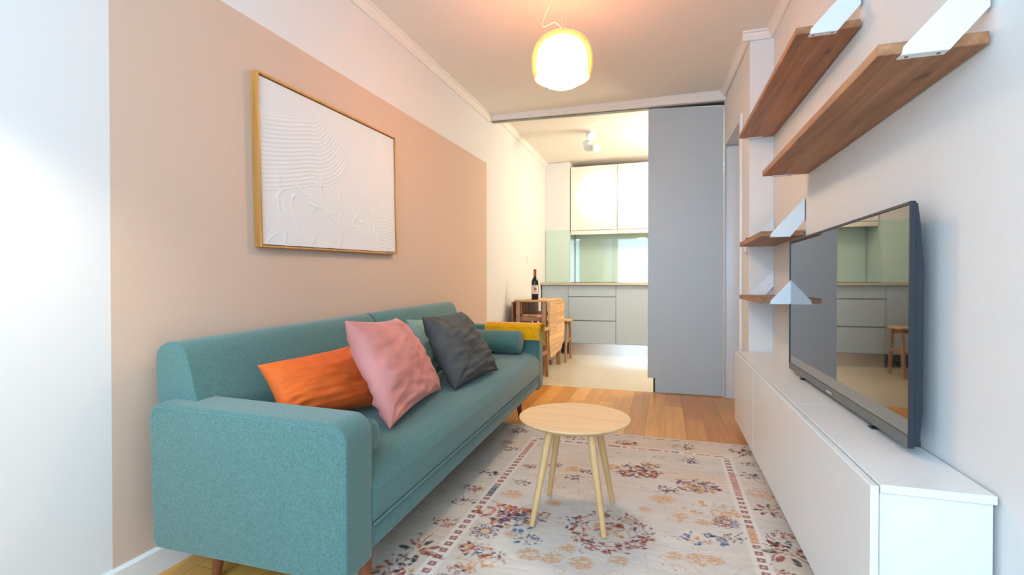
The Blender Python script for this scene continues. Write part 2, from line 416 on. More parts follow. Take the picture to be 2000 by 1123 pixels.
# ------------------------------------------------------------------ kitchen
def front(name, x0, x1, z0, z1, parent, mat, y=6.40, t=0.02):
    return obj(name, BX(x0+0.0015, x1-0.0015, y, y+t, z0, z1, 0.0015, 1), mat, parent, world=True)
def base_cabinet(x0, x1, label):
    c = thing('base_cabinet', label, 'kitchen cabinet', ((x0+x1)/2, 6.42, 0), group='grey-green base cabinets')
    obj('carcass', BX(x0+0.001, x1-0.001, 6.421, 6.98, 0.155, 0.920), M['sage'], c, world=True)
    return c
c = base_cabinet(-1.595, -1.236, 'grey-green base cabinet in the kitchen corner, partly behind the folding table')
front('door', -1.595, -1.236, 0.160, 0.915, c, M['sage'])
c = base_cabinet(-1.235, -0.613, 'grey-green base cabinet with three drawers under the hob')
for z0, z1 in ((0.778, 0.915), (0.462, 0.765), (0.160, 0.449)):
    d = front('drawer', -1.235, -0.613, z0, z1, c, M['sage'])
for z in (0.7655, 0.4495):
    obj('grip_strip', BX(-1.233, -0.615, 6.404, 6.422, z, z+0.012), M['grip'], c, world=True)
c = base_cabinet(-0.612, 0.10, 'grey-green base cabinet with one plain door beside the blue-grey sliding door')
front('door', -0.612, 0.10, 0.160, 0.915, c, M['sage'])
tag(obj('plinth', BX(-1.235, 0.62, 6.44, 6.455, 0, 0.152), M['steel']), 'brushed steel plinth running along the floor under the base cabinets', 'plinth')
tag(obj('worktop', BX(LW(6.4)+0.004, 0.62, 6.365, 7.01, 0.922, 0.957, 0.002), M['worktop']), 'thin beige worktop over the grey-green base cabinets', 'worktop')
tag(obj('hob', BX(-1.20, -0.62, 6.42, 6.92, 0.9575, 0.963, 0.001), M['black_glass']), 'flat black glass hob set on the beige worktop', 'hob')
tag(obj('splashback', BX(-1.245, 0.62, 7.006, 7.014, 0.959, 1.70), M['mint_glass']), 'glossy mint glass splashback in the recess under the cream wall cabinets', 'splashback')
tag(obj('splashback', BX(LW(6.64)+0.012, -1.264, 6.640, 6.649, 0.959, 1.683), M['mint_glass']), 'mint glass splashback panel in the corner above the worktop, behind the wine bottle', 'splashback')
tag(obj('splashback', BX(-1.2615, -1.254, 6.640, 7.004, 0.959, 1.64), M['mint_glass']), 'narrow mint glass side panel lining the left return of the hob recess', 'splashback')
for (x0, x1, lab) in ((-1.252, -0.622, 'cream wall cabinet lit by the spotlight, nearest the kitchen corner'), (-0.618, 0.05, 'cream wall cabinet half hidden behind the sliding door')):
    c = thing('wall_cabinet', lab, 'kitchen cabinet', ((x0+x1)/2, 6.67, 1.62), group='cream wall cabinets')
    obj('carcass', BX(x0, x1, 6.671, 7.005, 1.645, 2.535), M['cream_front'], c, world=True)
    front('door', x0, x1, 1.675, 2.545, c, M['cream_front'], y=6.65)
    obj('valance', BX(x0, x1, 6.655, 6.670, 1.615, 1.668, 0.001), M['cream_front'], c, world=True)
# spotlight cluster on the kitchen ceiling
sp = thing('ceiling_spotlight', 'white ceiling spotlight with three lit heads in the kitchen', 'spotlight', (-0.80, 5.40, 2.62))
bm = lathe([(0, 0), (0.045, 0), (0.045, -0.012), (0.040, -0.022), (0, -0.022)], 32, (-0.80, 5.40, 2.624)); obj('ceiling_rose', bm, M['white_metal'], sp, world=True)
bm = bmesh.new(); tube(bm, [(-0.80, 5.40, 2.60), (-0.80, 5.40, 2.40)], 0.011); obj('stem', bm, M['white_metal'], sp, world=True)
for (p, t, pw) in (((-0.795, 5.37, 2.575), (-0.74, 5.25, 2.50), 0), ((-0.835, 5.40, 2.475), (-0.85, 6.66, 2.14), 60), ((-0.745, 5.40, 2.44), (-0.66, 5.24, 2.36), 0)):
    p = Vector(p); d = (Vector(t)-p).normalized()
    q = d.to_track_quat('Z', 'Y').to_matrix().to_4x4()
    bm = lathe([(0, -0.06), (0.028, -0.06), (0.038, -0.052), (0.041, 0.062), (0.037, 0.062), (0.035, 0.050), (0, 0.050)], 32)
    bmesh.ops.transform(bm, matrix=Matrix.Translation(p) @ q, verts=bm.verts[:])
    h = obj('lamp_head', bm, M['white_metal'], sp, world=True)
    bm = lathe([(0, 0.053), (0.0345, 0.053), (0.0345, 0.0515), (0, 0.0515)], 24)
    bmesh.ops.transform(bm, matrix=Matrix.Translation(p) @ q, verts=bm.verts[:])
    obj('lens', bm, M['lens'], h, world=True)
    if pw: spot('spotlight_beam', tuple(p + d*0.075), t, pw, (1.0, 0.86, 0.68), math.radians(38), 0.9, 0.02)
sw = thing('light_switch', 'small white light switch on the left kitchen wall above the wine bottle', 'switch', (LW(5.72), 5.72, 1.24))
obj('plate', BX(LW(5.72)+0.001, LW(5.72)+0.009, 5.68, 5.76, 1.197, 1.277, 0.002), M['white_plastic'], sw, world=True)
obj('rocker', BX(LW(5.72)+0.009, LW(5.72)+0.012, 5.70, 5.74, 1.217, 1.257, 0.001), M['white_plastic'], sw, world=True)

# ------------------------------------------------------------------ gateleg table and step stools
gt = thing('gateleg_table', 'folded acacia gateleg table standing against the left kitchen wall', 'table', (-1.32, 5.2, 0))
X0, X1, Y0, Y1, ZT = -1.50, -1.16, 4.86, 5.62, 0.775
obj('top', BX(X0-0.01, X1+0.004, Y0, Y1, ZT-0.02, ZT, 0.004), M['acacia'], gt, world=True)
def leaf(x, t, z0):
    bm = prism([(Y0+0.01, ZT-0.02), (Y0+0.0, ZT-0.10), (Y0, z0+0.20), (Y0+0.03, z0+0.03), (Y0+0.08, z0), (Y1-0.20, z0+0.02), (Y1-0.05, z0+0.10), (Y1, z0+0.24), (Y1, ZT-0.02)], 'X', x, x+t, 0.003, 1)
    return bm
obj('leaf', leaf(X1+0.010, 0.020, 0.175), M['acacia'], gt, world=True)
obj('leaf', leaf(X0-0.045, 0.020, 0.175), M['acacia_dark'], gt, world=True)
for (x, y) in ((X0+0.005, Y0+0.01), (X1-0.055, Y0+0.01), (X0+0.005, Y1-0.06), (X1-0.055, Y1-0.06)):
    obj('leg', BX(x, x+0.045, y, y+0.045, 0, ZT-0.021, 0.003), M['acacia_dark'], gt, world=True)
obj('side_panel', BX(X0+0.052, X0+0.066, Y0+0.03, Y1-0.03, 0.56, ZT-0.022), M['acacia_dark'], gt, world=True)
obj('shelf', BX(X0+0.052, X1-0.056, Y0+0.03, Y1-0.03, 0.605, 0.622), M['acacia'], gt, world=True)
obj('crossbar', BX(X0+0.052, X1-0.056, Y0+0.02, Y0+0.04, 0.555, 0.600), M['acacia_dark'], gt, world=True)
obj('foot_rail', BX(X0+0.01, X1-0.01, Y0+0.30, Y0+0.34, 0.06, 0.11), M['acacia_dark'], gt, world=True)
def stool(x, y, rz, label):
    s = thing('step_stool', label, 'stool', (x, y, 0), rz, 'acacia step stools at the folding table')
    obj('seat', BX(-0.20, 0.20, -0.14, 0.14, 0.485, 0.505, 0.004), M['acacia'], s)
    for sx in (-1, 1):
        for sy in (-1, 1):
            bm = prism([(sy*0.105-0.018, 0.484), (sy*0.105+0.018, 0.484), (sy*0.165+0.018, 0), (sy*0.165-0.018, 0)], 'X', sx*0.16-0.012, sx*0.16+0.012, 0.002, 1)
            obj('leg', bm, M['acacia_dark'], s)
        obj('side_rail', BX(sx*0.16-0.010, sx*0.16+0.010, -0.12, 0.12, 0.24, 0.275, 0.002), M['acacia_dark'], s)
    obj('step', BX(-0.149, 0.149, -0.135, -0.05, 0.235, 0.25, 0.002), M['acacia'], s)
    obj('top_rail', BX(-0.149, 0.149, 0.09, 0.106, 0.43, 0.484, 0.002), M['acacia_dark'], s)
    return s
stool(-1.30, 5.90, 0.0, 'acacia step stool behind the folding table, against the kitchen cabinets')
stool(-1.305, 4.66, 0.0, 'acacia step stool between the teal sofa arm and the folding table')

# wine bottle
wb = thing('wine_bottle', 'full dark wine bottle with a pale label standing on the folding table', 'bottle', (-1.315, 4.97, ZT))
prof = [(0, 0.004), (0.028, 0), (0.036, 0.004), (0.0375, 0.012), (0.0375, 0.185), (0.035, 0.203), (0.026, 0.222), (0.017, 0.238), (0.0145, 0.252), (0.0140, 0.305), (0.0158, 0.306), (0.0158, 0.316), (0.0135, 0.319), (0, 0.319)]
obj('body', lathe(prof, 40), M['wine'], wb)
obj('capsule', lathe([(0.0150, 0.248), (0.0152, 0.252), (0.0148, 0.303), (0.0166, 0.305), (0.0166, 0.318), (0.0140, 0.3215), (0, 0.3215)], 32), M['capsule'], wb)
def arc_patch(r, a0, a1, z0, z1, n=18):
    bm = bmesh.new(); vs = []
    for k in range(n+1):
        a = a0+(a1-a0)*k/n
        vs.append([bm.verts.new((rr*math.cos(a), rr*math.sin(a), z)) for (rr, z) in ((r, z0), (r, z1), (r-0.0006, z1), (r-0.0006, z0))])
    for a, b in zip(vs, vs[1:]):
        for i in range(4): bm.faces.new((a[i], b[i], b[(i+1) % 4], a[(i+1) % 4]))
    bm.faces.new(vs[0]); bm.faces.new(vs[-1][::-1]); bmesh.ops.recalc_face_normals(bm, faces=bm.faces[:]); return bm
lb = obj('label', arc_patch(0.0383, -PI/2-0.85, -PI/2+1.30, 0.062, 0.155), M['paper'], wb, label='pale paper label')
bm = bmesh.new()
ca = -PI/2+0.30
for k in range(24):
    pass
ring = [(0.0155*math.cos(t), 0.0155*math.sin(t)) for t in np.linspace(0, 2*PI, 24, endpoint=False)]
vs = [bm.verts.new((0.0390*math.cos(ca+u/0.0383), 0.0390*math.sin(ca+u/0.0383), 0.112+v)) for u, v in ring]
c0 = bm.verts.new((0.0390*math.cos(ca), 0.0390*math.sin(ca), 0.112))
for k in range(24): bm.faces.new((vs[k], vs[(k+1) % 24], c0))
for z0 in (0.072, 0.080):
    q = [(-0.014, z0), (0.014, z0), (0.014, z0+0.003), (-0.014, z0+0.003)]
    bm.faces.new([bm.verts.new((0.0389*math.cos(ca+u/0.0383), 0.0389*math.sin(ca+u/0.0383), z)) for u, z in q])
obj('label_emblem', bm, M['label_red'], lb)

# ------------------------------------------------------------------ rug
def build_rug():
    x0, x1, y0, y1 = -1.10, 0.585, 0.75, 3.10
    st = 0.0036
    nx = int((x1-x0)/st)+1; ny = int((y1-y0)/st)+1
    xs = np.linspace(x0, x1, nx); ys = np.linspace(y0, y1, ny)
    GX, GY = np.meshgrid(xs, ys)
    rng = np.random.default_rng(5)
    def vnoise(sx, sy, seed):
        r = np.random.default_rng(seed); kx = int((x1-x0)/sx)+3; ky = int((y1-y0)/sy)+3
        g = r.random((ky, kx)); u = (GX-x0)/sx; v = (GY-y0)/sy
        iu = u.astype(int); iv = v.astype(int); fu = u-iu; fv = v-iv; fu = fu*fu*(3-2*fu); fv = fv*fv*(3-2*fv)
        return (g[iv, iu]*(1-fu)+g[iv, iu+1]*fu)*(1-fv)+(g[iv+1, iu]*(1-fu)+g[iv+1, iu+1]*fu)*fv
    def c(*a): return np.array(lin(a)[:3])
    base = np.zeros((ny, nx, 3)); base[:] = c(222, 213, 203)
    m = vnoise(0.22, 0.10, 1)*0.6+vnoise(0.07, 0.03, 2)*0.4
    base = base*(1-0.16*m[..., None])
    w = np.clip((vnoise(0.30, 0.22, 3)-0.55)*3, 0, 1)*0.45
    base = base*(1-w[..., None])+c(216, 190, 160)*w[..., None]
    streak = vnoise(0.06, 0.006, 4); base = base*(0.93+0.12*streak[..., None])
    wear = vnoise(0.03, 0.009, 6)*0.5+vnoise(0.010, 0.006, 7)*0.5
    COL = dict(R=c(150, 72, 58), N=c(52, 62, 92), K=c(40, 38, 46), T=c(208, 166, 122), O=c(206, 146, 98), B=c(84, 104, 138), P=c(190, 120, 104), G=c(150, 152, 130))
    img = base
    def put(mask, col, strength=0.9, thr=0.30):
        a = mask*strength*np.clip((wear-thr)*6+0.35, 0.0, 1)
        img[:] = img*(1-a[..., None])+col*a[..., None]
    def win(cx, cy, r):
        i0 = max(0, int((cy-r-y0)/st)); i1 = min(ny, int((cy+r-y0)/st)+2); j0 = max(0, int((cx-r-x0)/st)); j1 = min(nx, int((cx+r-x0)/st)+2)
        return slice(i0, i1), slice(j0, j1)
    def putw(cx, cy, r, fn, col, strength=0.9, thr=0.30):
        s = win(cx, cy, r)
        if s[0].start >= s[0].stop or s[1].start >= s[1].stop: return
        X = GX[s]-cx; Y = GY[s]-cy
        mk = np.clip(fn(X, Y)/0.0022+0.5, 0, 1)
        a = mk*strength*0.97*np.clip((wear[s]-thr-0.03)*7+0.4, 0, 1)
        img[s] = img[s]*(1-a[..., None])+col*a[..., None]
    def petal(cx, cy, L, Wd, ang, col, strength=0.9, thr=0.3):
        ca, sa = math.cos(ang), math.sin(ang)
        def fn(X, Y):
            u = X*ca+Y*sa; v = -X*sa+Y*ca
            return (1-np.sqrt((u/L)**2+(v/Wd)**2))*min(L, Wd)
        putw(cx, cy, max(L, Wd)*1.1, fn, col, strength, thr)
    def ringf(cx, cy, r, wd, col, wob=0.0, n=6, strength=0.9, thr=0.3):
        def fn(X, Y):
            R = np.sqrt(X*X+Y*Y); A = np.arctan2(Y, X); return wd/2-np.abs(R-r*(1+wob*np.cos(n*A)))
        putw(cx, cy, r*(1+wob)+wd, fn, col, strength, thr)
    def rosette(cx, cy, r, c1, c2, c3, n=7):
        a0 = rng.random()*6
        petal(cx, cy, r*0.95, r*0.95, 0, COL['T'], 0.28)
        for k in range(n):
            a = a0+2*PI*k/n; petal(cx+math.cos(a)*r*0.68, cy+math.sin(a)*r*0.68, r*0.27, r*0.20, a, c1)
            petal(cx+math.cos(a)*r*0.68, cy+math.sin(a)*r*0.68, r*0.13, r*0.08, a, img[0, 0]*0+c(220, 208, 196), 0.9)
        ringf(cx, cy, r*0.38, r*0.12, c2); petal(cx, cy, r*0.18, r*0.18, 0, c3)
    def sprig(cx, cy, r, cols, n):
        for k in range(int(n*1.7)):
            a = rng.random()*2*PI; d = r*math.sqrt(rng.random())*0.95
            L = r*(0.10+0.15*rng.random()); Wd = L*(0.28+0.30*rng.random())
            petal(cx+math.cos(a)*d*1.15, cy+math.sin(a)*d*0.8, L, Wd, rng.random()*PI, cols[int(rng.random()*len(cols))], 0.9)
    def stems(cx, cy, r, col, n):
        for k in range(n):
            a = rng.random()*2*PI; px, py = cx, cy
            for s in range(7):
                a += (rng.random()-0.5)*0.9; px += math.cos(a)*r*0.16; py += math.sin(a)*r*0.16
                petal(px, py, r*0.11, r*0.030, a, col, 0.8)
    # borders: band of small squares, framed by pale stripes
    bx0, bx1, by1, by0 = -0.745, 0.312, 2.845, 0.98
    def stripe(fn, col, strength, thr=0.1):
        mk = np.clip(fn/0.002+0.5, 0, 1); put(mk, col, strength, thr)
    pale = c(228, 222, 214)
    inY = np.minimum(GY-by0+0.03, by1+0.03-GY); inX = np.minimum(GX-bx0+0.03, bx1+0.03-GX)
    for bxx in (bx0, bx1):
        stripe(np.minimum(0.030-np.abs(GX-bxx), inY), pale, 0.7, -1)
        yy = by0
        while yy < by1:
            run = rng.random()
            for _ in range(rng.integers(3, 8)):
                col = COL['R'] if run < 0.62 else (COL['O'] if run < 0.8 else (COL['P'] if run < 0.92 else COL['N']))
                s = win(bxx, yy, 0.05)
                if run < 0.5:
                    putw(bxx, yy, 0.03, lambda X, Y: np.minimum(0.0135-np.abs(X), 0.0125-np.abs(Y)), col, 0.9, 0.15)
                    putw(bxx, yy, 0.03, lambda X, Y: np.minimum(0.005-np.abs(X), 0.004-np.abs(Y)), pale, 0.7, 0.15)
                    yy += 0.043
                else:
                    putw(bxx, yy, 0.04, lambda X, Y: np.minimum(0.0145-np.abs(X), 0.018-np.abs(Y)), col, 0.85, 0.2)
                    putw(bxx, yy, 0.04, lambda X, Y: 0.0022-np.abs(Y-0.006*np.sin(X*400)), pale, 0.7, 0.1)
                    yy += 0.036
                if yy >= by1: break
    for byy in (by0, by1):
        stripe(np.minimum(0.026-np.abs(GY-byy), inX), pale, 0.6, -1)
        xx = bx0
        while xx < bx1:
            L = 0.02+0.06*rng.random()
            col = [COL['R'], COL['O'], COL['P'], COL['B']][int(rng.random()*3.4)]
            putw(xx+L/2, byy, L, lambda X, Y: np.minimum(0.011-np.abs(Y), L/2-np.abs(X)), col, 0.8, 0.25)
            xx += L+0.006+0.02*rng.random()
    xx = x0
    while xx < x1:
        L = 0.015+0.05*rng.random(); col = [COL['R'], COL['O'], COL['B'], COL['P']][int(rng.random()*4)]
        putw(xx, y1-0.045, L, lambda X, Y: np.minimum(0.006-np.abs(Y), L/2-np.abs(X)), col, 0.7, 0.3); xx += L+0.02+0.04*rng.random()
    yy = y0
    while yy < y1:
        for ex in (x0+0.03, x1-0.03):
            L = 0.015+0.05*rng.random(); col = [COL['R'], COL['O'], COL['B'], COL['P']][int(rng.random()*4)]
            putw(ex, yy, L, lambda X, Y: np.minimum(0.006-np.abs(X), L/2-np.abs(Y)), col, 0.7, 0.3)
        yy += 0.07
    # small faded scatter
    for k in range(260):
        cx = x0+0.06+rng.random()*(x1-x0-0.12); cy = y0+0.1+rng.random()*(y1-y0-0.2)
        if abs(cx-bx0) < 0.04 or abs(cx-bx1) < 0.04: continue
        q = rng.random()
        if q < 0.4: stems(cx, cy, 0.05, COL['T'], 2)
        elif q < 0.7: sprig(cx, cy, 0.028, [COL['T'], COL['P'], COL['O'], COL['R'] if q < 0.5 else COL['T']], 6)
        else: ringf(cx, cy, 0.016+0.01*rng.random(), 0.005, COL['T'], 0.15, 5, 0.6)
    MOT = [('R', -0.13, 2.5, 0.11), ('D', 0.13, 2.73, 0.06), ('D', 0.01, 2.32, 0.06), ('M', 0.14, 2.4, 0.1), ('D', -0.42, 2.33, 0.05), ('D', -0.64, 2.19, 0.05), ('O', -0.65, 2.06, 0.055), ('R', -0.63, 1.88, 0.11), ('B', -0.56, 1.83, 0.1), ('F', -0.65, 1.72, 0.055), ('O', -0.55, 1.73, 0.03), ('B', -0.48, 1.71, 0.05), ('W', -0.2, 1.87, 0.17), ('B', -0.36, 1.89, 0.05), ('D', -0.55, 1.58, 0.045), ('R', -0.64, 1.59, 0.06), ('O', -0.45, 1.62, 0.05), ('O', -0.37, 1.62, 0.045), ('O', -0.33, 1.7, 0.035), ('O', -0.01, 2.21, 0.06), ('O', 0.06, 2.07, 0.035), ('O', 0.14, 2.04, 0.035), ('O', -0.08, 2.09, 0.03), ('T', 0.18, 2.16, 0.1), ('F', 0.23, 2.07, 0.045), ('B', 0.14, 1.91, 0.07), ('D', 0.25, 1.95, 0.05), ('O', 0.03, 1.76, 0.035), ('O', 0.16, 1.77, 0.04), ('D', 0.4, 2.6, 0.07), ('R', 0.42, 2.77, 0.04), ('D', 0.41, 2.96, 0.09), ('P', 0.41, 2.23, 0.07), ('R', 0.42, 2.03, 0.04), ('P', 0.41, 1.9, 0.1), ('R', 0.37, 1.76, 0.03), ('T', 0.41, 2.38, 0.06), ('D', -0.85, 2.62, 0.06), ('R', -0.89, 2.73, 0.04), ('D', -0.83, 2.26, 0.06), ('D', -0.89, 2.96, 0.08), ('R', -0.84, 2.06, 0.05), ('D', -0.83, 1.93, 0.06), ('R', -0.83, 1.74, 0.05), ('P', -0.83, 1.53, 0.09), ('R', -0.85, 1.38, 0.07), ('R', -0.22, 2.92, 0.06), ('D', 0.1, 2.95, 0.07), ('B', -0.53, 2.94, 0.07), ('R', -0.66, 2.4, 0.04), ('D', -0.38, 2.42, 0.05), ('O', -0.26, 2.52, 0.05), ('R', -0.54, 2.46, 0.04), ('O', -0.44, 2.43, 0.05), ('B', -0.03, 2.73, 0.03), ('R', -0.07, 2.61, 0.05), ('O', -0.45, 2.03, 0.035), ('R', -0.48, 1.91, 0.04), ('O', 0.11, 1.76, 0.05), ('O', -0.27, 1.62, 0.05), ('R', -0.63, 1.47, 0.04), ('T', -0.61, 1.52, 0.06), ('B', 0.05, 1.89, 0.02), ('R', 0.2, 2.05, 0.03), ('D', 0.38, 1.94, 0.05), ('O', -0.14, 1.96, 0.03), ('O', -0.15, 1.67, 0.04)]
    for k in range(34): MOT.append(('RODFBP'[k % 6], -0.68+0.93*rng.random(), 0.95+0.55*rng.random(), 0.04+0.04*rng.random()))
    for k in range(8): MOT.append(('DRP'[k % 3], 0.42 if k % 2 else -0.86, 0.85+0.1*k, 0.06))
    for (t, cx, cy, r) in MOT:
        if t == 'R': stems(cx, cy, r, COL['P'], 5); sprig(cx, cy, r, [COL['R'], COL['R'], COL['P'], COL['O'], COL['N']], int(16+r*200))
        elif t == 'D': stems(cx, cy, r*1.1, COL['R'], 3); sprig(cx, cy, r*0.8, [COL['K'], COL['N'], COL['K'], COL['R']], int(9+r*130))
        elif t == 'B': sprig(cx, cy, r, [COL['N'], COL['B'], COL['B'], COL['O']], int(8+r*140))
        elif t == 'M':
            sprig(cx, cy, r, [COL['B'], COL['O'], COL['N'], COL['P'], COL['O']], 44); rosette(cx, cy, r*0.4, COL['O'], COL['B'], COL['R'])
        elif t == 'O': petal(cx, cy, r, r*0.8, 0.3, COL['T'], 0.35); rosette(cx, cy, r*0.8, COL['O'], COL['T'], COL['O'], 6)
        elif t == 'F': rosette(cx, cy, r, COL['B'], COL['R'], COL['T'], 8); ringf(cx, cy, r, 0.004, COL['R'], 0.12, 8)
        elif t == 'T': stems(cx, cy, r, COL['T'], 8); sprig(cx, cy, r, [COL['T'], COL['O'], COL['T']], 16)
        elif t == 'P':
            for k in range(7):
                a = 0.4+k*2*PI/7+0.2*rng.random(); petal(cx+math.cos(a)*r*0.62, cy+math.sin(a)*r*0.62, r*0.26, r*0.12, a, COL['K'] if k % 2 else COL['R'])
            sprig(cx, cy, r*0.5, [COL['R'], COL['K'], COL['R'], COL['O']], 12); stems(cx, cy, r*1.1, COL['R'], 4)
        elif t == 'W':
            for k in range(190):
                a = rng.random()*2*PI; d = r*(0.72+0.42*(rng.random()-0.4)); L = 0.006+0.009*rng.random()
                petal(cx+math.cos(a)*d, cy+math.sin(a)*d*1.0, L, L*0.42, a+rng.random()*2, [COL['R'], COL['P'], COL['R'], COL['N']][int(rng.random()*3.3)])
            ringf(cx, cy, r*0.80, 0.005, COL['R'], 0.05, 9); ringf(cx, cy, r*0.55, 0.004, COL['P'], 0.08, 7)
            sprig(cx, cy, r*0.45, [COL['R'], COL['P'], COL['T']], 22)
    img[:] = img*(0.96+0.06*rng.random((ny, nx, 1)))
    hgt = 0.009+0.0016*rng.random((ny, nx))
    edge = np.minimum(np.minimum(GX-x0, x1-GX), np.minimum(GY-y0, y1-GY)); hgt *= np.clip(edge/0.004, 0.45, 1)
    co = np.stack([GX, GY, hgt], -1).reshape(-1, 3)
    idx = np.arange(nx*ny).reshape(ny, nx)
    q = np.stack([idx[:-1, :-1], idx[:-1, 1:], idx[1:, 1:], idx[1:, :-1]], -1).reshape(-1, 4)
    # rim down to the floor
    rimi = np.concatenate([idx[0, :], idx[1:, -1], idx[-1, -2::-1], idx[-2:0:-1, 0]])
    rim = co[rimi].copy(); rim[:, 2] = 0.0006; n0 = len(co); k = len(rimi)
    co = np.concatenate([co, rim]); a = np.arange(k); b = (a+1) % k
    q2 = np.stack([n0+a, n0+b, rimi[b], rimi[a]], -1)
    q = np.concatenate([q, q2])
    me = bpy.data.meshes.new('area_rug'); me.vertices.add(len(co)); me.vertices.foreach_set('co', co.astype(np.float32).ravel())
    me.loops.add(q.size); me.loops.foreach_set('vertex_index', q.astype(np.int32).ravel())
    me.polygons.add(len(q)); me.polygons.foreach_set('loop_start', np.arange(0, q.size, 4, dtype=np.int32))
    try: me.polygons.foreach_set('loop_total', np.full(len(q), 4, dtype=np.int32))
    except Exception: pass
    me.update(calc_edges=True)
    at = me.color_attributes.new('pattern', 'FLOAT_COLOR', 'POINT')
    cc = np.ones((len(co), 4), dtype=np.float32); cc[:n0, :3] = img.reshape(-1, 3); cc[n0:, :3] = c(206, 176, 150)
    at.data.foreach_set('color', cc.ravel())
    me.shade_smooth()
    t = NT('woven_rug'); an = t.n('ShaderNodeAttribute', attribute_name='pattern'); t.l(an.outputs['Color'], t.b.inputs['Base Color'])
    t.b.inputs['Roughness'].default_value = 0.95; t.b.inputs['Specular IOR Level'].default_value = 0.1
    v = t.coords(); nz = t.n('ShaderNodeTexNoise', i_Scale=320.0); t.l(v, nz.inputs['Vector']); t.bump(nz.outputs[0], 0.4, 0.002)
    me.materials.append(t.m)
    o = bpy.data.objects.new('area_rug', me); C.objects.link(o)
    tag(o, 'cream rug with faded rust and navy floral pattern under the coffee table', 'rug')
build_rug()
RUGZ = 0.0118

# ------------------------------------------------------------------ sofa
SO = Vector((-1.15, 1.10, 0))
sofa = thing('sofa', 'long teal upholstered sofa bed along the pink painted wall', 'sofa', tuple(SO), math.radians(0.9))
def lift(bm, k=0.022):
    for v in bm.verts:
        if v.co.z > 0.13: v.co.z += k*v.co.y
    return bm
def soft(bm, amp=0.0025, sc=6.0, seed=0):
    for v in bm.verts:
        n = noise.noise_vector(v.co*sc+Vector((seed, seed*2, 0))); v.co += n*amp
    return bm
def rbox(x0, x1, y0, y1, z0, z1, bev, cuts=0, seg=5):
    bm = bmesh.new(); box(bm, x0, x1, y0, y1, z0, z1, bev, seg)
    return bm
# local frame: x to the room, y into the depth
AX0, AX1 = -0.350, 0.344
def arm(y0, y1, z0, z1):
    pts = [(AX0+0.004, z0+0.02), (AX0+0.018, z0), (AX1-0.012, z0-0.0), (AX1, z0+0.015)]
    pts += [(AX1-0.058+0.058*math.cos(t), z1-0.058+0.058*math.sin(t)) for t in np.linspace(0, PI/2, 8)]
    pts += [(AX0+0.040+0.048*math.cos(t), z1-0.036+0.048*math.sin(t)) for t in np.linspace(PI/2, PI, 7)]
    return prism(pts, 'Y', y0, y1, 0.014, 4)
def chaikin(P, n=2):
    for _ in range(n):
        Q = []
        for a, b in zip(P, P[1:]+P[:1]): Q += [(a[0]*.75+b[0]*.25, a[1]*.75+b[1]*.25), (a[0]*.25+b[0]*.75, a[1]*.25+b[1]*.75)]
        P = Q
    return P
def armseam(y, z0, z1):
    q = 0.012
    pts = [(AX0+0.040+(0.048-q)*math.cos(t), y, z1-0.036+(0.048-q)*math.sin(t)) for t in np.linspace(PI, PI/2, 7)]
    pts += [(AX1-0.058+(0.058-q)*math.cos(t), y, z1-0.058+(0.058-q)*math.sin(t)) for t in np.linspace(PI/2, 0, 9)]
    pts += [(AX1-q, y, z0+0.03)]
    bm = bmesh.new(); tube(bm, pts, 0.0013, 6); return bm
na = obj('armrest', lift(arm(-0.012, 0.112, 0.142, 0.574)), M['teal'], sofa, smooth=60)
obj('stitching', lift(armseam(-0.0122, 0.152, 0.572)), M['teal_seam'], na)
fa = obj('armrest', lift(arm(2.19, 2.30, 0.152, 0.590)), M['teal'], sofa, smooth=60)
# seat
bm = prism([(-0.30, 0.245), (AX1-0.006, 0.245), (AX1+0.002, 0.262), (AX1+0.004, 0.345), (AX1-0.003, 0.362), (AX1-0.014, 0.381), (AX1-0.036, 0.398), (AX1-0.070, 0.409), (AX1-0.12, 0.415), (AX1-0.20, 0.418), (-0.30, 0.420)], 'Y', 0.113, 2.187, 0.004, 2)
seat = obj('seat', lift(bm), M['teal'], sofa, smooth=60)
bm = bmesh.new(); tube(bm, [(AX1+0.002, y, 0.246) for y in (0.115, 0.8, 1.5, 2.185)], 0.004, 8)
obj('piping', lift(bm), M['teal'], seat)
obj('base', lift(prism([(-0.30, 0.165), (AX1-0.020, 0.160), (AX1-0.004, 0.176), (AX1-0.004, 0.244), (-0.30, 0.244)], 'Y', 0.112, 2.188, 0.004, 2)), M['teal'], sofa, smooth=60)
# backrest in two halves, leaning back
def backrest(y0, y1):
    pts = [(-0.330, 0.36), (-0.175, 0.36), (-0.205, 0.50), (-0.262, 0.700), (-0.280, 0.742), (-0.305, 0.762), (-0.345, 0.766), (-0.385, 0.748), (-0.402, 0.715), (-0.392, 0.55)]
    bm = prism(chaikin(pts), 'Y', y0, y1, 0.014, 4); return lift(bm, 0.024)
for (a, b) in ((0.040, 1.098), (1.108, 2.15)):
    k = obj('backrest', backrest(a, b), M['teal'], sofa, smooth=60)
    yy = a+0.010
    bm = bmesh.new(); tube(bm, [(-0.214, yy, 0.50), (-0.268, yy, 0.695), (-0.290, yy, 0.742), (-0.315, yy, 0.758), (-0.345, yy, 0.761)], 0.002, 6)
    obj('stitching', lift(bm, 0.024), M['teal_seam'], k)
for (x, y, dx, dy) in ((AX0+0.145, 0.11, -0.010, -0.02), (AX1-0.045, 0.14, 0.015, -0.02), (AX0+0.10, 2.10, -0.010, 0.02), (AX1-0.13, 2.10, 0.012, 0.02)):
    zf = RUGZ if x > 0 else 0.0
    bm = bmesh.new(); tube(bm, [(x+dx, y+dy, zf+0.002), (x, y, 0.158+0.022*y)], 0.012, 20, r1=0.024)
    obj('leg', bm, M['dark_leg'], sofa, label='tapered walnut leg')

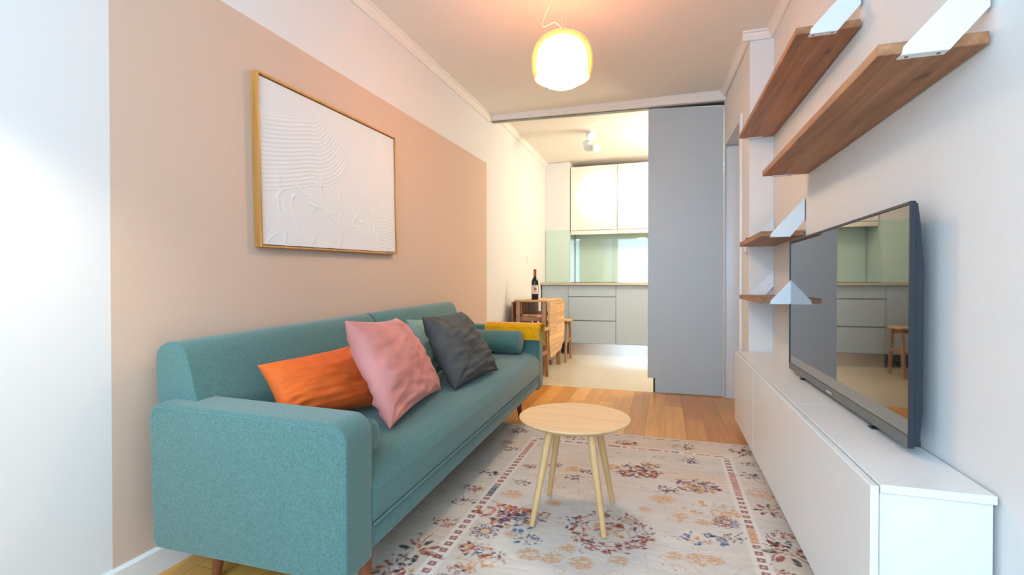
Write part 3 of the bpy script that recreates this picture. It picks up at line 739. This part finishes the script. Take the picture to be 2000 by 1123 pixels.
# ------------------------------------------------------------------ cushions
def cushion(name, label, P, T, mat, seed=0, wr=0.006, pull=0.10, N=72, lean=0, nrm=None, group=None):
    """P: TL, TR, BR, BL corners in the room; T: half thickness; pinched corners and wrinkles"""
    P = [Vector(p) for p in P]; TL, TR, BR, BL = P
    n = (TR-TL+BR-BL).cross(TL-BL+TR-BR).normalized()
    bm = bmesh.new(); g = {}
    for s in (1, -1):
        for i in range(N+1):
            for j in range(N+1):
                if s == -1 and (i in (0, N) or j in (0, N)): g[(s, i, j)] = g[(1, i, j)]; continue
                a = 2*i/N-1; b = 2*j/N-1
                # more samples close to the rim
                a = math.sin(a*PI/2)*0.6+a*0.4; b = math.sin(b*PI/2)*0.6+b*0.4
                a2 = a*(1-pull*(1-b*b)**0.8*abs(a)); b2 = b*(1-pull*(1-a*a)**0.8*abs(b))
                u = (a2+1)/2; v = (b2+1)/2
                p = (BL*(1-u)+BR*u)*(1-v)+(TL*(1-u)+TR*u)*v
                e = max(0.0, (1-a*a)*(1-b*b)); h = T*e**0.42
                # folds running from the corners and across the lower half
                q = Vector((a*1.2, b*1.2, seed*3.1+s))
                ra = math.hypot(a-round(a), b-round(b))
                f = noise.noise(q*1.7)*1.2 + (0.30-1.5*abs(noise.noise(Vector((a*1.4+0.9*b, b*3.6-0.8*a, seed+s*2)))))*(1.0-0.55*b) + 0.7*noise.noise(Vector((a*3+b, b*7, seed*2+s)))*(0.8-0.5*b)
                f += 0.8*math.sin(9*math.atan2(b-(1 if b > 0 else -1), a-(1 if a > 0 else -1))+seed)*math.exp(-((1-abs(a))**2+(1-abs(b))**2)*5)
                h += wr*f*min(1, e*5)
                g[(s, i, j)] = bm.verts.new(p+n*h*s)
    for s in (1, -1):
        for i in range(N):
            for j in range(N):
                q = [g[(s, i, j)], g[(s, i+1, j)], g[(s, i+1, j+1)], g[(s, i, j+1)]]
                bm.faces.new(q if s == 1 else q[::-1])
    ctr = (TL+TR+BR+BL)/4; zmin = min(v.co.z for v in bm.verts)
    loc = Vector((ctr.x, ctr.y, zmin))
    bmesh.ops.translate(bm, vec=-loc, verts=bm.verts[:])
    o = obj(name, bm, mat, smooth=80); o.location = loc
    return tag(o, label, 'cushion', group)
G = 'velvet cushions on the teal sofa'
cushion('cushion', 'orange velvet cushion lying against the sofa back, behind the pink one',
        [(-1.315, 1.305, 0.672), (-1.315, 1.80, 0.678), (-1.090, 1.78, 0.442), (-1.205, 1.285, 0.505)], 0.066, M['orange'], 1, 0.006, group=G)
cushion('cushion', 'pink velvet cushion standing on its edge in front of the orange one',
        [(-1.070, 1.445, 0.820), (-1.190, 1.980, 0.790), (-1.010, 2.085, 0.446), (-0.920, 1.490, 0.438)], 0.086, M['pink'], 2, 0.013, group=G)
cushion('cushion', 'sage green velvet cushion mostly hidden behind the charcoal one',
        [(-1.275, 2.22, 0.765), (-1.270, 2.56, 0.760), (-1.14, 2.58, 0.468), (-1.14, 2.23, 0.468)], 0.055, M['mint'], 3, 0.004, group=G)
cushion('cushion', 'charcoal grey velvet cushion standing on the seat near the far bolster',
        [(-1.100, 2.070, 0.790), (-1.140, 2.610, 0.785), (-0.905, 2.600, 0.456), (-0.945, 2.100, 0.446)], 0.088, M['grey_velvet'], 4, 0.012, 0.07, group=G)
def bolster(x0, x1, y, z, r, label):
    prof = [(0, 0)]
    L = x1-x0; rb = 0.022
    for k in range(6): t = k/5*PI/2; prof.append((r-rb+rb*math.sin(t), rb-rb*math.cos(t)))
    for k in range(1, 10): prof.append((r*(1+0.012*math.sin(k*2.1)), rb+(L-2*rb)*k/10))
    for k in range(6): t = k/5*PI/2; prof.append((r-rb+rb*math.cos(t), L-rb+rb*math.sin(t)))
    prof.append((0, L))
    b = thing('bolster', label, 'bolster cushion', (x0, y, z), 0, 'teal bolsters at the sofa arms')
    bm = lathe(prof, 40); bmesh.ops.rotate(bm, cent=(0, 0, 0), matrix=Matrix.Rotation(PI/2, 3, 'Y'), verts=bm.verts[:])
    obj('cover', bm, M['teal'], b, smooth=50)
    for xx in (rb*0.6, L-rb*0.6):
        bm = bmesh.new(); tube(bm, [(xx, (r-0.002)*math.cos(t), (r-0.002)*math.sin(t)) for t in np.linspace(0, 2*PI, 41)], 0.003, 6, cap=False)
        obj('piping', bm, M['teal'], b)
bolster(-1.135, -0.852, 1.285, 0.423+0.056, 0.054, 'teal bolster cushion behind the near sofa arm, beside the pink cushion')
bolster(-1.33, -0.935, 3.168, 0.468+0.080, 0.078, 'teal bolster cushion against the far sofa arm, below the mustard throw')

# mustard throw over the far arm
def throw():
    prof = []
    yi, yo, zt = 3.268, 3.400, 0.655
    prof += [(yi-0.006, 0.548), (yi-0.007, 0.58), (yi-0.006, 0.615), (yi-0.002, 0.645), (yi+0.012, zt+0.006), (yi+0.04, zt+0.010), (yo-0.03, zt+0.008), (yo+0.002, zt), (yo+0.012, 0.635), (yo+0.014, 0.56), (yo+0.014, 0.50)]
    # resample
    P = []; 
    for a, b in zip(prof, prof[1:]):
        for k in range(5): P.append((a[0]+(b[0]-a[0])*k/5, a[1]+(b[1]-a[1])*k/5))
    P.append(prof[-1]); nx = 60; xs = np.linspace(-1.235, -0.832, nx)
    bm = bmesh.new(); gr = [[None]*len(P) for _ in xs]
    for i, x in enumerate(xs):
        for j, (y, z) in enumerate(P):
            drop = max(0, (0.645-z)/0.1)
            d = 0.004*noise.noise(Vector((x*16, z*9, y*9)))+0.004*math.sin(x*55+z*30)*min(1, drop)*0.5
            if j < len(P)/2: gr[i][j] = bm.verts.new((x, y-abs(d), z-0.006*math.sin(x*9)*(1 if j < 8 else 0)))
            else: gr[i][j] = bm.verts.new((x, y+abs(d), z))
    for i in range(nx-1):
        for j in range(len(P)-1): bm.faces.new((gr[i][j], gr[i+1][j], gr[i+1][j+1], gr[i][j+1]))
    bmesh.ops.recalc_face_normals(bm, faces=bm.faces[:])
    if sum(f.normal.z for f in bm.faces) < 0: bmesh.ops.reverse_faces(bm, faces=bm.faces[:])
    bmesh.ops.solidify(bm, geom=bm.faces[:], thickness=-0.004)
    t = thing('throw_blanket', 'mustard yellow throw folded over the far arm of the teal sofa', 'throw', (-1.03, 3.33, 0.66))
    obj('cloth', bm, M['mustard'], t, world=True, smooth=70)
    bm = bmesh.new(); rnd = random.Random(3)
    for k in range(70):
        j = rnd.random()*(len(P)-1.01); a = P[int(j)]; b = P[int(j)+1]; f = j-int(j)
        y = a[0]+(b[0]-a[0])*f; z = a[1]+(b[1]-a[1])*f
        L = 0.008+0.007*rnd.random()
        tube(bm, [(-0.834, y, z+0.001), (-0.834+L*0.7, y+(rnd.random()-0.5)*0.006, z-0.002), (-0.834+L, y+(rnd.random()-0.5)*0.008, z-0.008)], 0.0011, 5)
    obj('fringe', bm, M['mustard'], t, world=True)
throw()

# ------------------------------------------------------------------ coffee table
ct = thing('coffee_table', 'round birch coffee table with four splayed legs on the rug', 'table', (-0.352, 1.955, RUGZ))
obj('tabletop', lathe([(0, 0.374), (0.190, 0.374), (0.217, 0.388), (0.2235, 0.393), (0.2235, 0.3965), (0.222, 0.398), (0, 0.398)], 96), M['birch'], ct, smooth=20)
for sx in (-1, 1):
    for sy in (-1, 1):
        dx = sx*0.138; dy = sy*0.150
        bm = bmesh.new(); tube(bm, [(dx, dy, 0.001), (sx*0.078, sy*0.088, 0.376)], 0.0105, 24, r1=0.0165)
        obj('leg', bm, M['birch_leg'], ct)

# ------------------------------------------------------------------ artwork on the left wall
def art():
    W_, H_ = 1.055, 0.705
    t = thing('framed_artwork', 'framed white relief canvas hanging on the pink wall above the sofa', 'artwork', (LW(2.08)+0.001, 2.085, 1.463), 0)
    t.rotation_euler = (math.radians(-1.65)*-1, 0, math.radians(0.23))
    # local: x out of the wall, y along, z up; origin in the middle
    w, h, d, f = W_/2, H_/2, 0.036, 0.009
    for (a, b, c_, e) in ((-w, -w+f, -h, h), (w-f, w, -h, h)): obj('frame_side', BX(0, d, a, b, c_, e, 0.001, 1), M['oak_frame'], t)
    for (c_, e) in ((-h, -h+f), (h-f, h)): obj('frame_rail', BX(0, d, -w+f, w-f, c_, e, 0.001, 1), M['oak_frame'], t)
    g = 0.004
    ny, nz = 330, 220; ys = np.linspace(-w+f+g, w-f-g, ny); zs = np.linspace(-h+f+g, h-f-g, nz)
    Y, Z = np.meshgrid(ys, zs); U = (Y+w)/W_; V = (Z+h)/H_
    rel = np.zeros_like(Y)
    # combed arcs, upper left: lines run in from the left then turn upwards
    cx, cz = 0.30, 0.92
    dx = (U-cx)*1.5; dz = V-cz
    R = np.where(U > cx, np.hypot(dx, dz), np.abs(dz)+0.10*np.sin((U-cx)*4))
    mask = ((R > 0.06) & (R < 0.50) & (V < cz+0.02) & (np.arctan2(-dz, np.maximum(dx, 0.0001)) > 0.55)).astype(float)
    rel += 0.0016*mask*(0.5+0.5*np.sin(R*2*PI/0.026))
    m2 = ((U > 0.84) & (V < 0.30) & (V > 0.02)).astype(float)
    rel += 0.0016*m2*(0.5+0.5*np.sin((V+0.008*np.sin(U*70))*2*PI/0.026))
    r = np.random.default_rng(9)
    for k in range(44):      # palette knife strokes in the lower half
        u0, v0 = r.random()*0.86, r.random()*0.46; L, Wd, a = 0.02+0.05*r.random(), 0.004+0.007*r.random(), r.random()*PI
        uu = (U-u0)*1.5*math.cos(a)+(V-v0)*math.sin(a); vv = -(U-u0)*1.5*math.sin(a)+(V-v0)*math.cos(a)+uu*uu*4
        rel += 0.0022*np.exp(-(uu/L)**4-(vv/Wd)**2)
    bm = bmesh.new(); xs = d-0.010
    gv = [[bm.verts.new((xs+rel[i, j], Y[i, j], Z[i, j])) for j in range(ny)] for i in range(nz)]
    for i in range(nz-1):
        for j in range(ny-1): bm.faces.new((gv[i][j], gv[i][j+1], gv[i+1][j+1], gv[i+1][j]))
    ring = [gv[0][j] for j in range(ny)]+[gv[i][-1] for i in range(1, nz)]+[gv[-1][j] for j in range(ny-2, -1, -1)]+[gv[i][0] for i in range(nz-2, 0, -1)]
    low = [bm.verts.new((0.004, v.co.y, v.co.z)) for v in ring]
    for k in range(len(ring)): bm.faces.new((low[k], low[(k+1) % len(ring)], ring[(k+1) % len(ring)], ring[k]))
    obj('canvas', bm, M['canvas'], t, smooth=80, label='white canvas with combed plaster relief')
    obj('backing', BX(0.0005, 0.0035, -w+f, w-f, -h+f, h-f), M['dark'], t)
art()

# ------------------------------------------------------------------ pendant lamp
PX_, PY_, PZ_ = -0.517, 2.50, 1.972
pl = thing('pendant_lamp', 'lit pendant lamp with opal glass inside an amber glass dome', 'pendant lamp', (PX_, PY_, PZ_))
prof = []
R0, HH = 0.133, 0.26
for k in range(13):
    t = -PI/2+k/12*PI/2; prof.append((R0*abs(math.cos(t))**0.66 if k else 0, 0.105+0.105*math.sin(t)))
for k in range(1, 13):
    t = k/12*PI/2; prof.append((R0*abs(math.cos(t))**0.62*(0.985) if k < 12 else 0, 0.142+0.103*math.sin(t)))
obj('opal_shade', lathe(prof, 64), M['opal'], pl, smooth=70, label='glowing white opal glass shade')
po = []
R1 = 0.158
for k in range(15):
    t = k/14*PI/2; po.append((R1*abs(math.cos(t))**0.72 if k < 14 else 0.012, 0.135+0.135*math.sin(t)))
po = [(R1*0.90, 0.045), (R1*0.955, 0.070), (R1*0.99, 0.100)]+po
pi_ = [(max(r-0.005, 0.010), z-(0.005 if z > 0.2 else 0)) for r, z in po][::-1]
bm = lathe(po+pi_+[po[0]], 64); obj('outer_dome', bm, M['amber'], pl, smooth=70, label='amber tinted glass dome')
obj('cap', lathe([(0, 0.288), (0.010, 0.288), (0.014, 0.280), (0.014, 0.262), (0, 0.262)], 24), M['cord'], pl)
bm = bmesh.new(); tube(bm, [(0, 0, 0.285), (0, 0, CZ(PY_)-PZ_)], 0.0012, 6); obj('suspension_wire', bm, M['cord'], pl)
cp = [(0, 0, 0.286), (-0.010, 0, 0.312), (-0.040, 0, 0.340), (-0.070, 0, 0.330), (-0.098, 0, 0.326), (-0.104, 0, 0.345), (-0.085, 0, 0.395), (-0.055, 0, 0.450), (-0.030, 0, 0.500), (-0.026, 0, CZ(PY_)-PZ_)]
def catmull(P, n=8):
    P = [Vector(p) for p in P]; out = []
    for i in range(len(P)-1):
        p0, p1, p2, p3 = P[max(i-1, 0)], P[i], P[i+1], P[min(i+2, len(P)-1)]
        for k in range(n):
            t = k/n; out.append(0.5*((2*p1)+(p2-p0)*t+(2*p0-5*p1+4*p2-p3)*t*t+(3*p1-p0-3*p2+p3)*t**3))
    out.append(P[-1]); return out
bm = bmesh.new(); tube(bm, catmull(cp), 0.0028, 8); obj('power_cord', bm, M['cord'], pl)

# ------------------------------------------------------------------ TV bench
tb = thing('tv_bench', 'long low white wall-hung TV bench on the right', 'tv bench', (0.54, 2.3, 0.09))
bx = 0.420
def bench(name, y0, y1, z0, z1, xa, xb, mat, bev=0.001):
    return obj(name, BX(xa, xb, y0, y1, z0, z1, bev, 1), mat, tb, world=True)
BXB = 0.636
bench('carcass', 1.232, 1.962, 0.105, 0.500, bx+0.020, BXB, M['lacquer'])
bench('carcass', 1.964, 3.360, 0.105, 0.500, bx+0.020, BXB, M['lacquer'])
bench('top_panel', 1.224, 1.962, 0.502, 0.520, bx+0.019, BXB+0.003, M['lacquer'])
bench('top_panel', 1.9635, 3.362, 0.502, 0.520, bx+0.019, BXB+0.003, M['lacquer'])
bench('door', 1.222, 2.690, 0.092, 0.516, bx, bx+0.016, M['lacquer'], 0.0015)
bench('door', 2.694, 3.362, 0.092, 0.516, bx, bx+0.016, M['lacquer'], 0.0015)
# ------------------------------------------------------------------ television
tv = thing('television', 'flat black television with glossy screen standing on the white bench', 'television', (0.587, 2.052, 0.52), math.radians(0.3))
w2, zb, zt = 0.604, 0.018, 0.634
obj('rear_housing', prism([(-0.002, zb+0.004), (0.016, zb+0.004), (0.014, zb+0.03), (0.019, zb+0.10), (0.019, zt-0.16), (0.011, zt-0.05), (0.006, zt-0.004), (-0.002, zt-0.004)], 'Y', -w2+0.004, w2-0.004, 0.002, 1), M['tv_body'], tv)
bm = bmesh.new()
for (y0, y1, z0, z1) in ((-w2, -w2+0.008, zb, zt), (w2-0.008, w2, zb, zt), (-w2+0.008, w2-0.008, zt-0.008, zt)): box(bm, -0.012, 0.0, y0, y1, z0, z1, 0.001, 1)
obj('bezel', bm, M['tv_body'], tv)
lbz = obj('lower_bezel', BX(-0.013, 0.0, -w2+0.008, w2-0.008, zb, zb+0.028, 0.001, 1), M['bezel'], tv, label='greyish lower bezel strip')
obj('brand_mark', BX(-0.0138, -0.0132, -0.03, 0.03, zb+0.008, zb+0.014), M['steel'], lbz)
obj('screen', BX(-0.009, -0.002, -w2+0.0085, w2-0.0085, zb+0.0285, zt-0.0085), M['screen'], tv)
for y in (-0.36, 0.40):
    obj('foot', BX(-0.012, 0.030, y-0.012, y+0.012, 0.0005, 0.006, 0.002, 1), M['tv_body'], tv)
    obj('foot_post', BX(-0.002, 0.014, y-0.012, y+0.012, 0.006, zb+0.02, 0.002, 1), M['tv_body'], tv)

# ------------------------------------------------------------------ wall shelves with folded steel brackets
def shelf(y0, y1, z, label, tilt=0.0, depth=0.196, long=True):
    xb = RW((y0+y1)/2)-0.004
    s = thing('wall_shelf', label, 'shelf', (xb, (y0+y1)/2, z), 0, 'pine shelves on white brackets')
    L = (y1-y0)/2; x0 = -depth
    bm = BX(x0, 0, -L, L, 0, 0.026, 0.0015, 1)
    for v in bm.verts: v.co.z += tilt*v.co.y
    obj('board', bm, M['shelf_wood'], s)
    for sy in (-1, 1):
        yy = sy*L; zc = tilt*yy
        a = x0+0.042; b = x0+0.128; e = -0.001
        # slanted plate across the end of the board
        pts = [(a, -0.004), (b, -0.004), (b+0.008, 0.006), (e, 0.075), (e, 0.178), (a+0.004, 0.014)]
        y_in, y_out = (yy-0.003, yy-0.0005) if sy < 0 else (yy+0.0005, yy+0.003)
        k = prism([(p, q+zc) for p, q in pts], 'Y', y_in, y_out, 0, 1)
        br = obj('bracket', k, M['white_metal'], s)
        bm = BX(a, b, min(yy, yy-sy*0.022)-0.0, max(yy, yy-sy*0.022), -0.004+zc-abs(tilt)*0.02, -0.0012+zc-abs(tilt)*0.02)
        obj('lip', bm, M['white_metal'], br)
        bm = BX(e-0.002, e+0.001, min(yy, yy-sy*0.03), max(yy, yy-sy*0.03), 0.075+zc, 0.178+zc); obj('wall_flange', bm, M['white_metal'], br)
        for q in (a+0.014, b-0.014):
            c_ = lathe([(0, -0.0062), (0.003, -0.0058), (0.0042, -0.0042), (0, -0.0042)], 14, (q, yy-sy*0.011, zc)); obj('screw', c_, M['screw'], br)
    return s
shelf(1.955, 3.345, 1.842, 'long stained pine wall shelf near the ceiling, the upper one by the doorway', 0.018)
shelf(1.262, 2.600, 1.455, 'long stained pine wall shelf directly above the television, nearest the camera', 0.012)
shelf(2.640, 3.345, 1.178, 'short stained pine wall shelf beyond the television, with a black dish on it', 0.0, 0.19)
shelf(2.640, 3.345, 0.852, 'short stained pine wall shelf low beyond the television, just above the bench', 0.0, 0.19)
bm = lathe([(0, 0), (0.030, 0), (0.046, 0.010), (0.050, 0.020), (0.047, 0.020), (0.040, 0.008), (0, 0.006)], 32)
d = obj('dish', bm, M['dark']); d.location = (0.515, 3.27, 1.2045); tag(d, 'small black dish on the upper of the two short pine shelves', 'dish')
th = thing('thermostat', 'small white wall thermostat beside the doorway, under the short pine shelf', 'thermostat', (0.497, 3.45, 1.17))
obj('plate', BX(0.480, 0.4965, 3.42, 3.48, 1.145, 1.195, 0.003), M['white_plastic'], th, world=True)
obj('dial', BX(0.477, 0.480, 3.435, 3.465, 1.16, 1.18, 0.001), M['white_plastic'], th, world=True)
